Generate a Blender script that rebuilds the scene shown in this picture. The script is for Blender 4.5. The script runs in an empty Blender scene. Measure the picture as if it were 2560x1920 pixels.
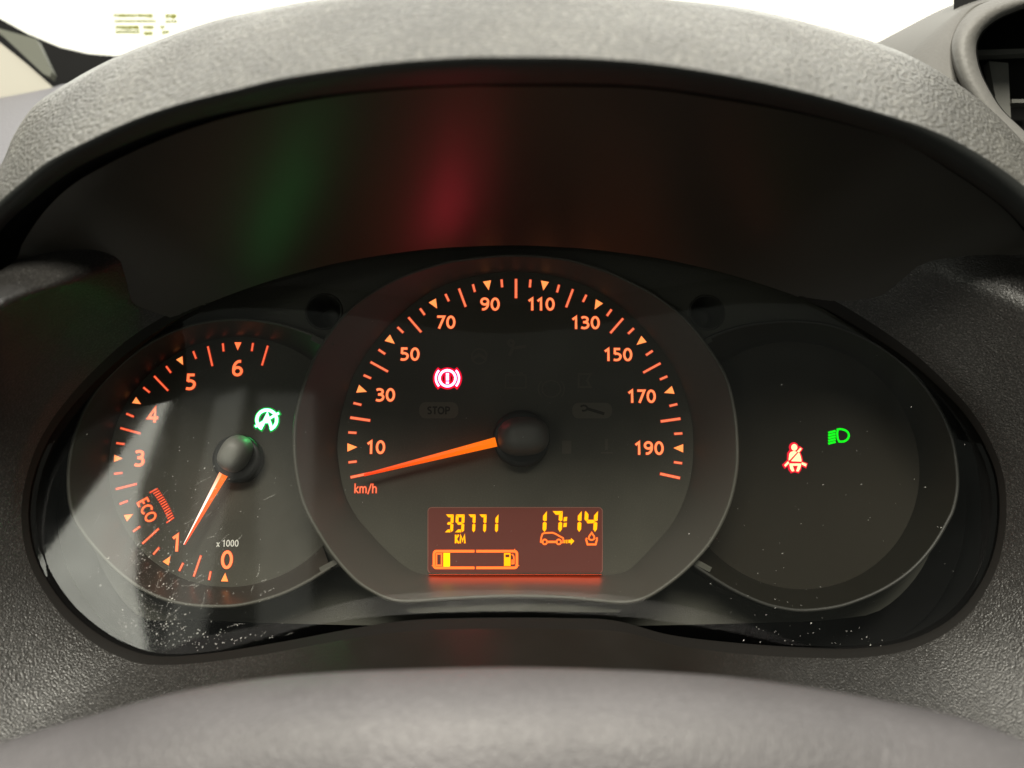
import bpy, bmesh, math, random
from math import sin, cos, pi, radians
from mathutils import Vector, Matrix
random.seed(7)
SC = bpy.context.scene
COL = SC.collection

# ------------------------------------------------------------------ camera
# cluster axes in mm: u right, v up in the dial plane, w out of the dial towards the driver
MM = 0.001
def W(u, v, w): return Vector((u*MM, -w*MM, v*MM))
FPX = 1910.0
PITCH, YAW, ROLL = -0.131, 0.014, -0.002
TC = Vector((1.135, -17.33, -228.185))
RM = Matrix.Rotation(PITCH, 3, 'X') @ Matrix.Rotation(YAW, 3, 'Y') @ Matrix.Rotation(ROLL, 3, 'Z')
CAMC = -(RM.transposed() @ TC)
cam_d = bpy.data.cameras.new('camera'); cam = bpy.data.objects.new('camera', cam_d); COL.objects.link(cam)
B3 = Matrix(((1,0,0),(0,0,-1),(0,1,0)))
cam.matrix_world = Matrix.Translation(W(*CAMC)) @ (B3 @ RM.transposed()).to_4x4()
cam_d.sensor_width = 36; cam_d.lens = FPX/2560*36
cam_d.clip_start = 0.004; cam_d.clip_end = 50
cam_d.dof.use_dof = True; cam_d.dof.focus_distance = 0.222; cam_d.dof.aperture_fstop = 10.5
SC.camera = cam

# ------------------------------------------------------------------ world, lights, exposure
world = bpy.data.worlds.new('World'); SC.world = world; world.use_nodes = True
world.node_tree.nodes['Background'].inputs[0].default_value = (0.95, 1.0, 0.86, 1)
world.node_tree.nodes['Background'].inputs[1].default_value = 0.085
SC.view_settings.view_transform = 'Standard'; SC.view_settings.look = 'None'
SC.view_settings.exposure = 0; SC.view_settings.gamma = 1
def area(name, loc, target, sx, sy, watts, color):
    d = bpy.data.lights.new(name, 'AREA'); d.shape = 'RECTANGLE'; d.size = sx; d.size_y = sy
    d.energy = watts; d.color = color
    o = bpy.data.objects.new(name, d); COL.objects.link(o)
    o.location = W(*loc)
    o.rotation_euler = (W(*target)-W(*loc)).to_track_quat('-Z', 'Y').to_euler()
    return o
area('cabin_lamp', (-60, 560, 780), (0, -60, 40), 0.8, 0.28, 16.0, (1.0, 0.955, 0.82))
area('roof_light', (0, 620, 180), (0, 0, 150), 1.0, 0.22, 3.2, (1.0, 0.98, 0.93))
area('windscreen_light', (0, 420, -150), (0, 60, 90), 1.1, 0.35, 1.6, (1.0, 0.99, 0.92))

# ------------------------------------------------------------------ helpers
K = 1.15732                       # photo pixels per reading-grid unit
RT = RM.transposed()
def P(x, y, w=0.0):               # a reading of the photo carried to the plane at height w over the dials
    d = RT @ Vector(((x*K-1280)/FPX, -(y*K-960)/FPX, -1))
    t = (w-CAMC.z)/d.z
    q = CAMC + d*t
    return (q.x, q.y, w)
def Zm(ox, oy, s):                # mapper for readings made in an enlarged crop
    return lambda x, y, w=0.0: P((ox+x/s)/K, (oy+y/s)/K, w)
Z5 = Zm(740, 600, 3.3185); Z6 = Zm(1280, 600, 3.3185); Z7 = Zm(740, 1050, 3.3185); Z8 = Zm(1280, 1050, 3.3185)
ZT = Zm(0, 640, 2.765); ZB = Zm(270, 1180, 5.531); ZA = Zm(500, 1000, 8.295); ZL = Zm(1060, 1260, 4.809); ZR = Zm(1900, 1020, 7.9)

def mat(name, color, rough=0.6, spec=0.5, grain=0.0, gscale=1200, emis=None, estr=0.0, vary=0.0, metallic=0.0, flecks=0.0):
    m = bpy.data.materials.new(name); m.use_nodes = True
    nt = m.node_tree; b = nt.nodes['Principled BSDF']
    b.inputs['Base Color'].default_value = (*color, 1)
    b.inputs['Roughness'].default_value = rough
    b.inputs['Specular IOR Level'].default_value = spec
    b.inputs['Metallic'].default_value = metallic
    if emis:
        b.inputs['Emission Color'].default_value = (*emis, 1); b.inputs['Emission Strength'].default_value = estr
    if grain or vary or flecks:
        tc = nt.nodes.new('ShaderNodeTexCoord')
    if grain:
        v = nt.nodes.new('ShaderNodeTexVoronoi'); v.inputs['Scale'].default_value = gscale; v.feature = 'SMOOTH_F1'
        n = nt.nodes.new('ShaderNodeTexNoise'); n.inputs['Scale'].default_value = gscale*0.9; n.inputs['Detail'].default_value = 3
        nt.links.new(tc.outputs['Object'], v.inputs['Vector']); nt.links.new(tc.outputs['Object'], n.inputs['Vector'])
        a = nt.nodes.new('ShaderNodeMath'); a.operation = 'ADD'
        sc1 = nt.nodes.new('ShaderNodeMath'); sc1.operation = 'MULTIPLY'; sc1.inputs[1].default_value = -1.1
        sc2 = nt.nodes.new('ShaderNodeMath'); sc2.operation = 'MULTIPLY'; sc2.inputs[1].default_value = 0.55
        nt.links.new(v.outputs['Distance'], sc1.inputs[0]); nt.links.new(n.outputs['Fac'], sc2.inputs[0])
        nt.links.new(sc1.outputs[0], a.inputs[0]); nt.links.new(sc2.outputs[0], a.inputs[1])
        bp = nt.nodes.new('ShaderNodeBump'); bp.inputs['Distance'].default_value = grain*MM; bp.inputs['Strength'].default_value = 1.0
        nt.links.new(a.outputs[0], bp.inputs['Height']); nt.links.new(bp.outputs[0], b.inputs['Normal'])
    if flecks:
        fn = nt.nodes.new('ShaderNodeTexNoise'); fn.inputs['Scale'].default_value = gscale*0.8; fn.inputs['Detail'].default_value = 2
        fb = nt.nodes.new('ShaderNodeTexNoise'); fb.inputs['Scale'].default_value = 25; fb.inputs['Detail'].default_value = 4
        nt.links.new(tc.outputs['Object'], fn.inputs['Vector']); nt.links.new(tc.outputs['Object'], fb.inputs['Vector'])
        fm = nt.nodes.new('ShaderNodeMapRange'); fm.inputs['From Min'].default_value = .5; fm.inputs['From Max'].default_value = .72
        fm.inputs['To Min'].default_value = 1-flecks*.3; fm.inputs['To Max'].default_value = 1+flecks*2.2
        nt.links.new(fn.outputs['Fac'], fm.inputs['Value'])
        fb2 = nt.nodes.new('ShaderNodeMapRange'); fb2.inputs['From Min'].default_value = .35; fb2.inputs['From Max'].default_value = .65
        fb2.inputs['To Min'].default_value = .82; fb2.inputs['To Max'].default_value = 1.2
        nt.links.new(fb.outputs['Fac'], fb2.inputs['Value'])
        mu = nt.nodes.new('ShaderNodeMath'); mu.operation = 'MULTIPLY'
        nt.links.new(fm.outputs[0], mu.inputs[0]); nt.links.new(fb2.outputs[0], mu.inputs[1])
        vs = nt.nodes.new('ShaderNodeVectorMath'); vs.operation = 'SCALE'; vs.inputs[0].default_value = color
        nt.links.new(mu.outputs[0], vs.inputs['Scale']); nt.links.new(vs.outputs[0], b.inputs['Base Color'])
    if vary:
        n2 = nt.nodes.new('ShaderNodeTexNoise'); n2.inputs['Scale'].default_value = 60; n2.inputs['Detail'].default_value = 6
        nt.links.new(tc.outputs['Object'], n2.inputs['Vector'])
        r = nt.nodes.new('ShaderNodeMapRange'); r.inputs['To Min'].default_value = rough-vary; r.inputs['To Max'].default_value = rough+vary
        r.inputs['From Min'].default_value = 0.3; r.inputs['From Max'].default_value = 0.7
        nt.links.new(n2.outputs['Fac'], r.inputs['Value']); nt.links.new(r.outputs[0], b.inputs['Roughness'])
    return m

M_HOOD = mat('hood_plastic', (0.115, 0.111, 0.100), 0.34, 0.7, 0.65, 1200, vary=0.06, flecks=0.42)
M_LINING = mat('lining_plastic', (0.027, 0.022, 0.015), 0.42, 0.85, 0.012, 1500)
M_TRIM = mat('surround_plastic', (0.031, 0.0295, 0.028), 0.34, 0.65, 0.15, 2700, vary=0.06, flecks=0.6)
M_SHROUD = mat('shroud_plastic', (0.128, 0.121, 0.126), 0.45, 0.45, 0.16, 1700, vary=0.05, flecks=0.08)
M_GAP = mat('gap_black', (0.006, 0.006, 0.006), 0.8, 0.2)
M_PLATE = mat('plate_plastic', (0.066, 0.066, 0.054), 0.7, 0.3, 0.02, 2500)
M_DIAL = mat('dial_face_print', (0.068, 0.065, 0.052), 0.75, 0.25, 0.004, 3000, flecks=0.08)
M_DIALR = mat('dark_dial_print', (0.022, 0.019, 0.012), 0.75, 0.25, 0.004, 3000)
M_WALL = mat('bezel_plastic', (0.088, 0.083, 0.072), 0.45, 0.6, 0.004, 3000, metallic=0.25)
M_RIM = mat('rim_plastic', (0.075, 0.073, 0.06), 0.5, 0.4, 0.01, 3000)
M_GHOST = mat('unlit_symbol_print', (0.112, 0.10, 0.077), 0.7, 0.3)
M_HUBS = mat('speed_hub_plastic', (0.075, 0.075, 0.068), 0.5, 0.5, 0.01, 2500)
M_HUB = mat('hub_cap_plastic', (0.20, 0.20, 0.18), 0.5, 0.5, 0.01, 2500)
M_HUBD = mat('hub_base_plastic', (0.008, 0.008, 0.007), 0.4, 0.4)
M_GREYPRINT = mat('grey_print', (0.85, 0.85, 0.78), 0.6, 0.3)
def emi(name, c, s): return mat(name, tuple(min(1, q*0.3) for q in c), 0.5, 0.2, emis=c, estr=s)
M_NUM = emi('backlit_orange_numerals', (1.0, 0.245, 0.085), 1.45)
M_TRI = emi('backlit_amber_triangles', (1.0, 0.31, 0.08), 1.45)
M_NUMR = emi('backlit_red_orange_numerals', (1.0, 0.19, 0.06), 1.45)
M_TICK = emi('backlit_salmon_ticks', (1.0, 0.21, 0.09), 1.15)
M_TICKR = emi('backlit_red_ticks', (1.0, 0.14, 0.055), 1.2)
M_RED = emi('red_warning_light', (1.0, 0.042, 0.08), 38.0)
M_RED2 = emi('red_belt_light', (1.0, 0.24, 0.12), 5.0)
M_GREEN = emi('green_stop_start_light', (0.10, 1.0, 0.24), 15.0)
M_GREEN2 = emi('green_headlamp_light', (0.0, 1.0, 0.01), 1.0)
EDGE0 = (('red_warning_light', (1.0, .0, .03), 1.0, .60), ('red_belt_light', (1.0, .0, .03), 1.0, .5), ('green_stop_start_light', (0.0, .8, .10), .5, .45), ('green_headlamp_light', (0, .5, 0), .2, .08))  # halo around each lit tell-tale, painted as emission on its flared sides
M_SEG = emi('yellow_display_segment', (1.0, 0.50, 0.0), 1.3)
M_ICON = emi('orange_display_symbol', (1.0, 0.20, 0.03), 1.4)
M_EDGE = mat('red_halo_edge', (0.2, 0.02, 0.01), 0.5, 0.2, emis=(1.0, 0.045, 0.012), estr=0.42)  # glow around backlit marks, painted as an emissive sloping edge
M_EDGELCD = mat('orange_halo_edge', (0.2, 0.02, 0.01), 0.5, 0.2, emis=(1.0, 0.06, 0.0), estr=0.85)  # same painted glow for the display marks
M_LCD = mat('display_backlight', (0.07, 0.03, 0.026), 0.35, 0.4, emis=(1.0, 0.17, 0.09), estr=0.078)
M_NEEDLE = emi('orange_needle', (1.0, 0.085, 0.004), 1.15)
M_NEEDLEB = emi('bright_needle_root', (1.0, 0.16, 0.002), 1.25)
M_NEEDLEW = emi('white_glare_flank', (1.0, 0.42, 0.28), 3.2)

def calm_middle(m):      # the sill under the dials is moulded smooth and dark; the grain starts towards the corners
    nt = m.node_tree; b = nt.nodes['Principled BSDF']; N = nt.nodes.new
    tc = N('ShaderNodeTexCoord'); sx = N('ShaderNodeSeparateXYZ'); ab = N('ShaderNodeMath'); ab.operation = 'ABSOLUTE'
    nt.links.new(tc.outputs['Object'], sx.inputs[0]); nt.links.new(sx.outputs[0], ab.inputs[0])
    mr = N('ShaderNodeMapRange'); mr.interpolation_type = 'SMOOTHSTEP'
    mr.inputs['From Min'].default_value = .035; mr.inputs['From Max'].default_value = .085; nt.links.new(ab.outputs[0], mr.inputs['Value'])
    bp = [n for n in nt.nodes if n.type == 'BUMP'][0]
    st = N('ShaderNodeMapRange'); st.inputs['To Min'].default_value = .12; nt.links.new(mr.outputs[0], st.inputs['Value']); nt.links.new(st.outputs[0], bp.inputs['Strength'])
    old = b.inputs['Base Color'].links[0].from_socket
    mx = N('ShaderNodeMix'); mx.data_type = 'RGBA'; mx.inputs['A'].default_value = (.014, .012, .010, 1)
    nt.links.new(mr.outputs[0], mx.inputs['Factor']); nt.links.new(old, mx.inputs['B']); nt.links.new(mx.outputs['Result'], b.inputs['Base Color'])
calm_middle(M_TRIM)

def link_mesh(name, verts, faces, m, parent=None, smooth=False):
    me = bpy.data.meshes.new(name); me.from_pydata([tuple(v) for v in verts], [], faces); me.update()
    if m: me.materials.append(m)
    if smooth:
        for p in me.polygons: p.use_smooth = True
    o = bpy.data.objects.new(name, me); COL.objects.link(o)
    if parent: o.parent = parent
    return o
def thing(name, label, cat, group=None):
    o = bpy.data.objects.new(name, None); COL.objects.link(o); o.empty_display_size = 0.01
    o['label'] = label; o['category'] = cat
    if group: o['group'] = group
    return o
def tag(o, label, cat):
    o['label'] = label; o['category'] = cat; return o

def cr(pts, n, closed=False):     # smooth curve through points, n samples spread evenly
    pts = [Vector(p) for p in pts]; N = len(pts); out = []
    segs = N if closed else N-1
    for i in range(segs):
        if closed: a, b, c, d = pts[i-1], pts[i], pts[(i+1) % N], pts[(i+2) % N]
        else: a, b, c, d = pts[max(i-1, 0)], pts[i], pts[i+1], pts[min(i+2, N-1)]
        for k in range(16):
            t = k/16
            out.append(0.5*((2*b)+(c-a)*t+(2*a-5*b+4*c-d)*t*t+(3*b-a-3*c+d)*t**3))
    out.append(pts[0].copy() if closed else pts[-1].copy())
    L = [0]
    for i in range(1, len(out)): L.append(L[-1]+(out[i]-out[i-1]).length)
    res = []; j = 0; m = n if closed else n-1
    for k in range(n):
        s = L[-1]*k/m
        while j < len(L)-2 and L[j+1] < s: j += 1
        f = (s-L[j])/max(L[j+1]-L[j], 1e-9)
        res.append(out[j].lerp(out[j+1], min(max(f, 0), 1)))
    return res
def polar(pts, c, angs):          # radius of a star-shaped closed outline at given angles
    d = cr(pts, 1400, True); tab = []
    for p in d: tab.append((math.atan2(-(p[1]-c[1]), p[0]-c[0]) % (2*pi), math.hypot(p[0]-c[0], p[1]-c[1])))
    tab.sort(); tab = [(tab[-1][0]-2*pi, tab[-1][1])]+tab+[(tab[0][0]+2*pi, tab[0][1])]
    import bisect
    ks = [t[0] for t in tab]; out = []
    for a in angs:
        a %= 2*pi; i = min(max(bisect.bisect_right(ks, a), 1), len(tab)-1)
        f = (a-ks[i-1])/max(ks[i]-ks[i-1], 1e-9)
        r = tab[i-1][1]*(1-f)+tab[i][1]*f
        out.append((c[0]+r*cos(a), c[1]-r*sin(a)))
    return out
def loft(name, rings, m, parent=None, closed=False, flip=False):
    n = len(rings[0]); V = [W(*p) for r in rings for p in r]; F = []
    for i in range(len(rings)-1):
        for j in range(n if closed else n-1):
            k = (j+1) % n
            f = (i*n+j, i*n+k, (i+1)*n+k, (i+1)*n+j)
            F.append(f[::-1] if flip else f)
    return link_mesh(name, V, F, m, parent, True)
def fan(name, ring, m, parent=None, w=None):
    V = [W(*p) for p in ring]
    c = sum(V, Vector())/len(V); V.append(c); n = len(ring)
    return link_mesh(name, V, [(i, (i+1) % n, n) for i in range(n)], m, parent)
def px(ring, w): return [P(p[0], p[1], w(p) if callable(w) else w) for p in ring]
def sweep(x): return -30*min(1.6, (abs(x-1106)/900)**2)
def hw(w): return lambda p: w+sweep(p[0])
HD = 15

# strokes and filled shapes lying on a face, with a little body under them
def stroke_mesh(polys, width, w0, w1, closedflags=None, fl=0.0):
    V = []; F = []; MI = []
    for pi_, pts in enumerate(polys):
        closed = bool(closedflags and closedflags[pi_])
        p = [Vector(q[:2]) for q in pts]; n = len(p)
        wd = width[pi_] if isinstance(width, (list, tuple)) else width
        base = len(V)
        for i in range(n):
            a = p[i-1] if (i > 0 or closed) else None; b = p[(i+1) % n] if (i < n-1 or closed) else None
            d1 = (p[i]-a).normalized() if a is not None else None
            d2 = (b-p[i]).normalized() if b is not None else None
            if d1 is None: d1 = d2
            if d2 is None: d2 = d1
            t = (d1+d2)
            if t.length < 1e-6: t = d1
            t.normalize(); nn = Vector((-t.y, t.x)); cs = max(nn.dot(Vector((-d1.y, d1.x))), 0.5)
            o = nn*(wd/2/cs); o2 = nn*((wd/2+fl)/cs); ex = Vector((0, 0))
            if not closed and i == 0: ex = -d1*fl
            if not closed and i == n-1: ex = d1*fl
            for s in (1, -1):
                q = p[i]+o*s; V.append(W(q.x, q.y, w1)); q = p[i]+o2*s+ex; V.append(W(q.x, q.y, w0))
        m = n if closed else n-1
        for i in range(m):
            a = base+i*4; b = base+((i+1) % n)*4
            F += [(a, a+2, b+2, b), (a+1, a, b, b+1), (a+2, a+3, b+3, b+2)]; MI += [0, 1, 1]
        if not closed:
            a = base; b = base+(n-1)*4
            F += [(a, a+1, a+3, a+2), (b+1, b, b+2, b+3)]; MI += [1, 1]
    return V, F, MI
EDGE = {n: (mat(n+'_halo', (.05, .02, .02), .5, .2, emis=c, estr=s), f) for n, c, s, f in EDGE0}
def edge_for(m):
    n = m.name
    if n.startswith(('backlit',)): return M_EDGE, .13
    if n.startswith(('yellow', 'orange_display')): return M_EDGELCD, .09
    if n in EDGE: return EDGE[n]
    return None, 0.0
def two_tone(o, MI, em):
    if em is None: return o
    o.data.materials.append(em)
    for p, k in zip(o.data.polygons, MI): p.material_index = k
    return o
def stroke(name, polys, width, m, parent, w0=0.0, w1=0.12, closed=None):
    em, fl = edge_for(m)
    V, F, MI = stroke_mesh(polys, width, w0, w1, closed, fl)
    return two_tone(link_mesh(name, V, F, m, parent), MI, em)
def prism(name, polys, m, parent, w0=0.0, w1=0.12):
    V = []; F = []; MI = []
    em, fl = edge_for(m)
    for pts in polys:
        b = len(V); n = len(pts)
        ar = sum(pts[i][0]*pts[(i+1) % n][1]-pts[(i+1) % n][0]*pts[i][1] for i in range(n))
        sg = 1 if ar > 0 else -1
        for q in pts: V.append(W(q[0], q[1], w1))
        for i, q in enumerate(pts):
            if fl:
                a, c = Vector(pts[i-1][:2]), Vector(pts[(i+1) % n][:2]); v = Vector(q[:2])
                d1, d2 = (v-a).normalized(), (c-v).normalized()
                nn = (Vector((d1.y, -d1.x))+Vector((d2.y, -d2.x)))
                nn = nn.normalized()*sg*fl*1.15 if nn.length > 1e-6 else Vector((0, 0))
                V.append(W(q[0]+nn.x, q[1]+nn.y, w0))
            else: V.append(W(q[0], q[1], w0))
        MI += [0]+[1]*n
        F.append(tuple(range(b, b+n)) if ar > 0 else tuple(range(b+n-1, b-1, -1)))
        for i in range(n):
            k = (i+1) % n; F.append((b+i, b+n+i, b+n+k, b+k))
    return two_tone(link_mesh(name, V, F, m, parent), MI, em)
def arc(cx, cy, rx, ry, a0, a1, n=18):
    return [(cx+rx*cos(radians(a0+(a1-a0)*i/n)), cy+ry*sin(radians(a0+(a1-a0)*i/n))) for i in range(n+1)]
def sm(pts, n=18): return [tuple(p)[:2] for p in cr([(a, b, 0) for a, b in pts], n)]

# ------------------------------------------------------------------ drawn lettering (unit height)
S = 0.14
GL = {
 '0': (0.60, [(arc(.29, .5, .215, .43, 0, 342, 22), 1)]),
 '1': (0.50, [([(.06, .74), (.27, .93), (.27, 0)], 0)]),
 '3': (0.58, [(sm([(.07, .87), (.24, .93), (.42, .84), (.42, .64), (.28, .54), (.17, .53)], 16), 0), (sm([(.17, .53), (.32, .52), (.47, .40), (.46, .20), (.32, .08), (.18, .07), (.05, .12)], 16), 0)]),
 '4': (0.62, [([(.38, 0), (.38, .90), (.05, .27), (.56, .27)], 0)]),
 '5': (0.58, [([(.45, .93), (.13, .93), (.12, .53)], 0), (sm([(.12, .55), (.28, .57), (.44, .47), (.47, .30), (.38, .13), (.22, .07), (.05, .10)], 18), 0)]),
 '6': (0.60, [(sm([(.45, .91), (.30, .90), (.16, .76), (.09, .56), (.08, .34)], 12), 0), (arc(.29, .30, .21, .235, 0, 342, 20), 1)]),
 '7': (0.56, [([(.05, .93), (.48, .93), (.17, 0)], 0)]),
 '9': (0.60, [(sm([(.13, .09), (.28, .10), (.42, .24), (.49, .44), (.50, .66)], 12), 0), (arc(.29, .70, .21, .235, 0, 342, 20), 1)]),
 'k': (0.50, [([(.09, 0), (.09, 1.0)], 0), ([(.44, .68), (.13, .36), (.47, 0)], 0)]),
 'm': (0.88, [([(.09, 0), (.09, .70)], 0), (sm([(.09, .50), (.18, .64), (.32, .66), (.40, .52), (.41, .30), (.41, 0)], 14), 0), (sm([(.41, .50), (.50, .64), (.64, .66), (.73, .52), (.74, .30), (.74, 0)], 14), 0)]),
 '/': (0.40, [([(.02, -.10), (.36, 1.0)], 0)]),
 'h': (0.56, [([(.09, 0), (.09, 1.0)], 0), (sm([(.09, .48), (.20, .64), (.36, .66), (.45, .52), (.46, .30), (.46, 0)], 14), 0)]),
 'E': (0.52, [([(.45, .93), (.10, .93), (.10, .07), (.45, .07)], 0), ([(.10, .52), (.42, .52)], 0)]),
 'C': (0.66, [(arc(.40, .5, .31, .43, 48, 312, 20), 0)]),
 'O': (0.80, [(arc(.39, .5, .31, .43, 0, 345, 24), 1)]),
 'S': (0.54, [(sm([(.44, .86), (.28, .93), (.10, .82), (.12, .62), (.38, .44), (.44, .24), (.30, .08), (.06, .11)], 22), 0)]),
 'T': (0.56, [([(.02, .93), (.54, .93)], 0), ([(.28, .93), (.28, 0)], 0)]),
 'P': (0.58, [([(.10, 0), (.10, .93), (.28, .93)], 0), (sm([(.28, .93), (.46, .86), (.46, .56), (.28, .48), (.12, .47)], 14), 0)]),
 'K': (0.60, [([(.10, 0), (.10, 1)], 0), ([(.50, 1), (.14, .48), (.54, 0)], 0)]),
 'M': (0.86, [([(.10, 0), (.14, .95), (.42, .28), (.70, .95), (.74, 0)], 0)]),
 'x': (0.52, [([(.05, .0), (.43, .62)], 0), ([(.05, .62), (.43, .0)], 0)]),
 ' ': (0.28, []),
}
def text_polys(s, h, cx, cy, rot=0.0, track=1.0, sq=1.0):
    adv = 0; polys = []; cl = []
    for ch in s:
        wd, ps = GL[ch]
        for pts, c in ps: polys.append([((q[0]*sq+adv), q[1]) for q in pts]); cl.append(c)
        adv += (wd*sq+0.04)*track
    adv -= 0.04*track
    cr_, sr_ = cos(rot), sin(rot); out = []
    for p in polys:
        out.append([(cx+h*((x-adv/2)*cr_-(y-.5)*sr_), cy+h*((x-adv/2)*sr_+(y-.5)*cr_)) for x, y in p])
    return out, cl
def text(name, s, h, c, m, parent, rot=0.0, wt=S, track=1.0, w0=0.0, w1=0.12, sq=1.0, label=None):
    polys, cl = text_polys(s, h, c[0], c[1], rot, track, sq)
    o = stroke(name, polys, wt*h, m, parent, w0, w1, cl)
    if label: o['label'] = label
    return o

# ------------------------------------------------------------------ outlines read from the photo
E_OUT = [(1110,530),(1000,533),(900,541),(760,562),(640,590),(520,628),(420,670),(330,722),(260,775),(190,840),(130,910),(90,980),(66,1060),(62,1130),(75,1200),(105,1260),(150,1318),(210,1368),(270,1400),(340,1418),(450,1412),(600,1388),(760,1358),(880,1341),(1000,1336),(1110,1335),(1220,1336),(1330,1341),(1450,1372),(1600,1390),(1750,1400),(1850,1401),(1950,1387),(2030,1353),(2090,1302),(2138,1220),(2158,1130),(2155,1040),(2130,968),(2088,900),(2030,838),(1950,770),(1850,705),(1750,652),(1600,600),(1450,563),(1300,541),(1200,533)]
CC = (1106, 940)
def wE(p): return 25+0.006*(p[1]-940)
A_LINE = [(-330,760),(-180,590),(-60,425),(0,358),(30,292),(75,227),(140,183),(200,148),(270,114),(350,83),(450,48),(550,24),(650,5),(760,-10),(900,-22),(1106,-28),(1300,-20),(1456,0),(1606,17),(1756,52),(1896,93),(1981,128),(2056,172),(2131,228),(2212,308),(2330,440),(2450,600),(2560,770)]
B_LINE = [(-330,850),(-180,660),(-60,490),(0,430),(50,387),(100,347),(200,295),(300,250),(400,217),(500,192),(600,167),(700,150),(850,130),(1000,119),(1106,118),(1256,120),(1406,132),(1556,155),(1706,187),(1856,227),(2006,274),(2106,322),(2212,395),(2330,500),(2450,660),(2560,850)]
L_LINE = [(-300,900),(-180,760),(-80,610),(0,500),(50,450),(150,372),(250,321),(350,280),(450,250),(550,229),(700,205),(850,190),(1000,183),(1106,181),(1256,180),(1406,187),(1556,208),(1706,236),(1856,275),(1956,312),(2056,368),(2156,438),(2212,492),(2330,620),(2430,760),(2530,900)]
C_LINE = [(-300,960),(-120,800),(0,620),(35,560),(52,520),(100,452),(160,397),(250,346),(350,301),(450,266),(550,240),(700,212),(850,195),(1000,187),(1106,187),(1256,187),(1406,193),(1556,215),(1706,241),(1856,277),(1956,312),(2056,371),(2156,441),(2212,500),(2300,600),(2400,760),(2500,960)]

# ------------------------------------------------------------------ hood over the instruments
hood = thing('instrument_hood', 'grey grained plastic hood arching over the instrument cluster', 'dashboard hood')
N = 220
A = cr([(*p, 0) for p in A_LINE], N); Bc = cr([(*p, 0) for p in B_LINE], N); Lc = cr([(*p, 0) for p in L_LINE], N); Cc = cr([(*p, 0) for p in C_LINE], N)
rings = []
def lerp(a, b, t): return a.lerp(b, t)
rings.append(px([lerp(Lc[i], Cc[i], .0) for i in range(N)], hw(80+HD)))
rings.append(px(Lc, hw(89+HD)))
for t, w in ((.25, 93), (.55, 96.3), (.8, 98), (.93, 98.3)): rings.append(px([lerp(Lc[i], Bc[i], t) for i in range(N)], hw(w+HD)))
for t, w in ((.0, 97.6), (.10, 96), (.25, 93.2), (.45, 89), (.65, 84), (.82, 79), (.94, 74), (1.0, 68)): rings.append(px([lerp(Bc[i], A[i], t) for i in range(N)], hw(w+HD)))
rings.append([(p[0], p[1]-1.2, p[2]-16) for p in rings[-1]])
rings.append([(p[0], p[1]-12, 0) for p in rings[-1]])
split = 6
loft('hood_shell', rings[split-1:], M_HOOD, hood)
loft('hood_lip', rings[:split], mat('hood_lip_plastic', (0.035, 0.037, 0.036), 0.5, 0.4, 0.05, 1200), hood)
loft('shadow_gap', [px(Lc, hw(97)), px([lerp(Lc[i], Cc[i], .5) for i in range(N)], hw(93)), px([(Cc[i][0], Cc[i][1]+3) for i in range(N)], hw(93))], M_GAP, hood)
# lining between the lip and the cluster opening
a0, a1 = radians(19.0), radians(161.0)
NA = 200
angs = [a0+(a1-a0)*i/(NA-1) for i in range(NA)]
O_ALL = [(p[0], p[1]) for p in C_LINE[3:-3]]+[(2300,620),(2350,800),(2375,1000),(2370,1250),(2340,1480),(2250,1680),(2000,1745),(1600,1690),(1106,1660),(600,1690),(200,1745),(-30,1680),(-120,1480),(-155,1250),(-160,1000),(-140,800),(-90,640),(0,585)]
def ring_at(angs, s, wfun):
    e = polar(E_OUT, CC, angs); o = polar(O_ALL, CC, angs)
    return [P(e[i][0]+(o[i][0]-e[i][0])*s, e[i][1]+(o[i][1]-e[i][1])*s, wfun(e[i], s, o[i])) for i in range(len(angs))]
def wl(e, s, o): return wE(e)+(94+sweep(o[0])-wE(e))*s
lin0, lin1 = ring_at(angs, 0, wl), ring_at(angs, 1.0, wl)
loft('hood_lining', [[tuple(Vector(a).lerp(Vector(b), t)) for a, b in zip(lin0, lin1)] for t in (0, .03, .1, .2, .35, .5, .65, .8, .9, 1.0)], M_LINING, hood)

# ------------------------------------------------------------------ trim around the cluster opening
surround = thing('cluster_surround', 'dark grained plastic surround funnelling in to the instrument cluster', 'dashboard trim')
b0, b1 = radians(150.0), radians(390.0)
angs2 = [b0+(b1-b0)*i/239 for i in range(240)]
def wl2(e, s, o):
    f = max(0, min(1, (e[1]-900)/450))*max(0, 1-abs(e[0]-1106)/1150)
    x, y = e[0]+(o[0]-e[0])*s, e[1]+(o[1]-e[1])*s
    H = 31.0
    if x > 1106: x = 2212-x; H = 7.0
    wing = 0
    if x < 310:
        d = y-(655-0.36*max(x, -60)); k = min(1.0, (310-x)/310)
        wing = H*k*(max(0, 1+d/100) if d < 0 else math.exp(-(d/170)**1.3))
    return wE(e)+(46+26*f-wE(e))*(s**0.9)+wing*min(1, s*6)
rs = [ring_at(angs2, s, wl2) for s in [0, .012, .035, .07]+[.11+.89*i/24 for i in range(25)]]
loft('opening_lip', rs[:4], mat('smooth_lip_plastic', (0.010, 0.009, 0.008), 0.55, 0.3), surround)
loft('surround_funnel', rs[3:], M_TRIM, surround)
for aa in (a0, a1):        # cheeks that close the step between the hood lining and the surround
    ca = [tuple(p[0] for p in (ring_at([aa], t, wl2),))[0] for t in [i/20 for i in range(21)]]
    cb = [tuple(Vector(ring_at([aa], 0, wl)[0]).lerp(Vector(ring_at([aa], 1, wl)[0]), i/20)) for i in range(21)]
    loft('hood_cheek', [ca, cb], M_LINING, hood)
fa = [2*pi*i/240 for i in range(240)]
e0 = polar(E_OUT, CC, fa)
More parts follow.
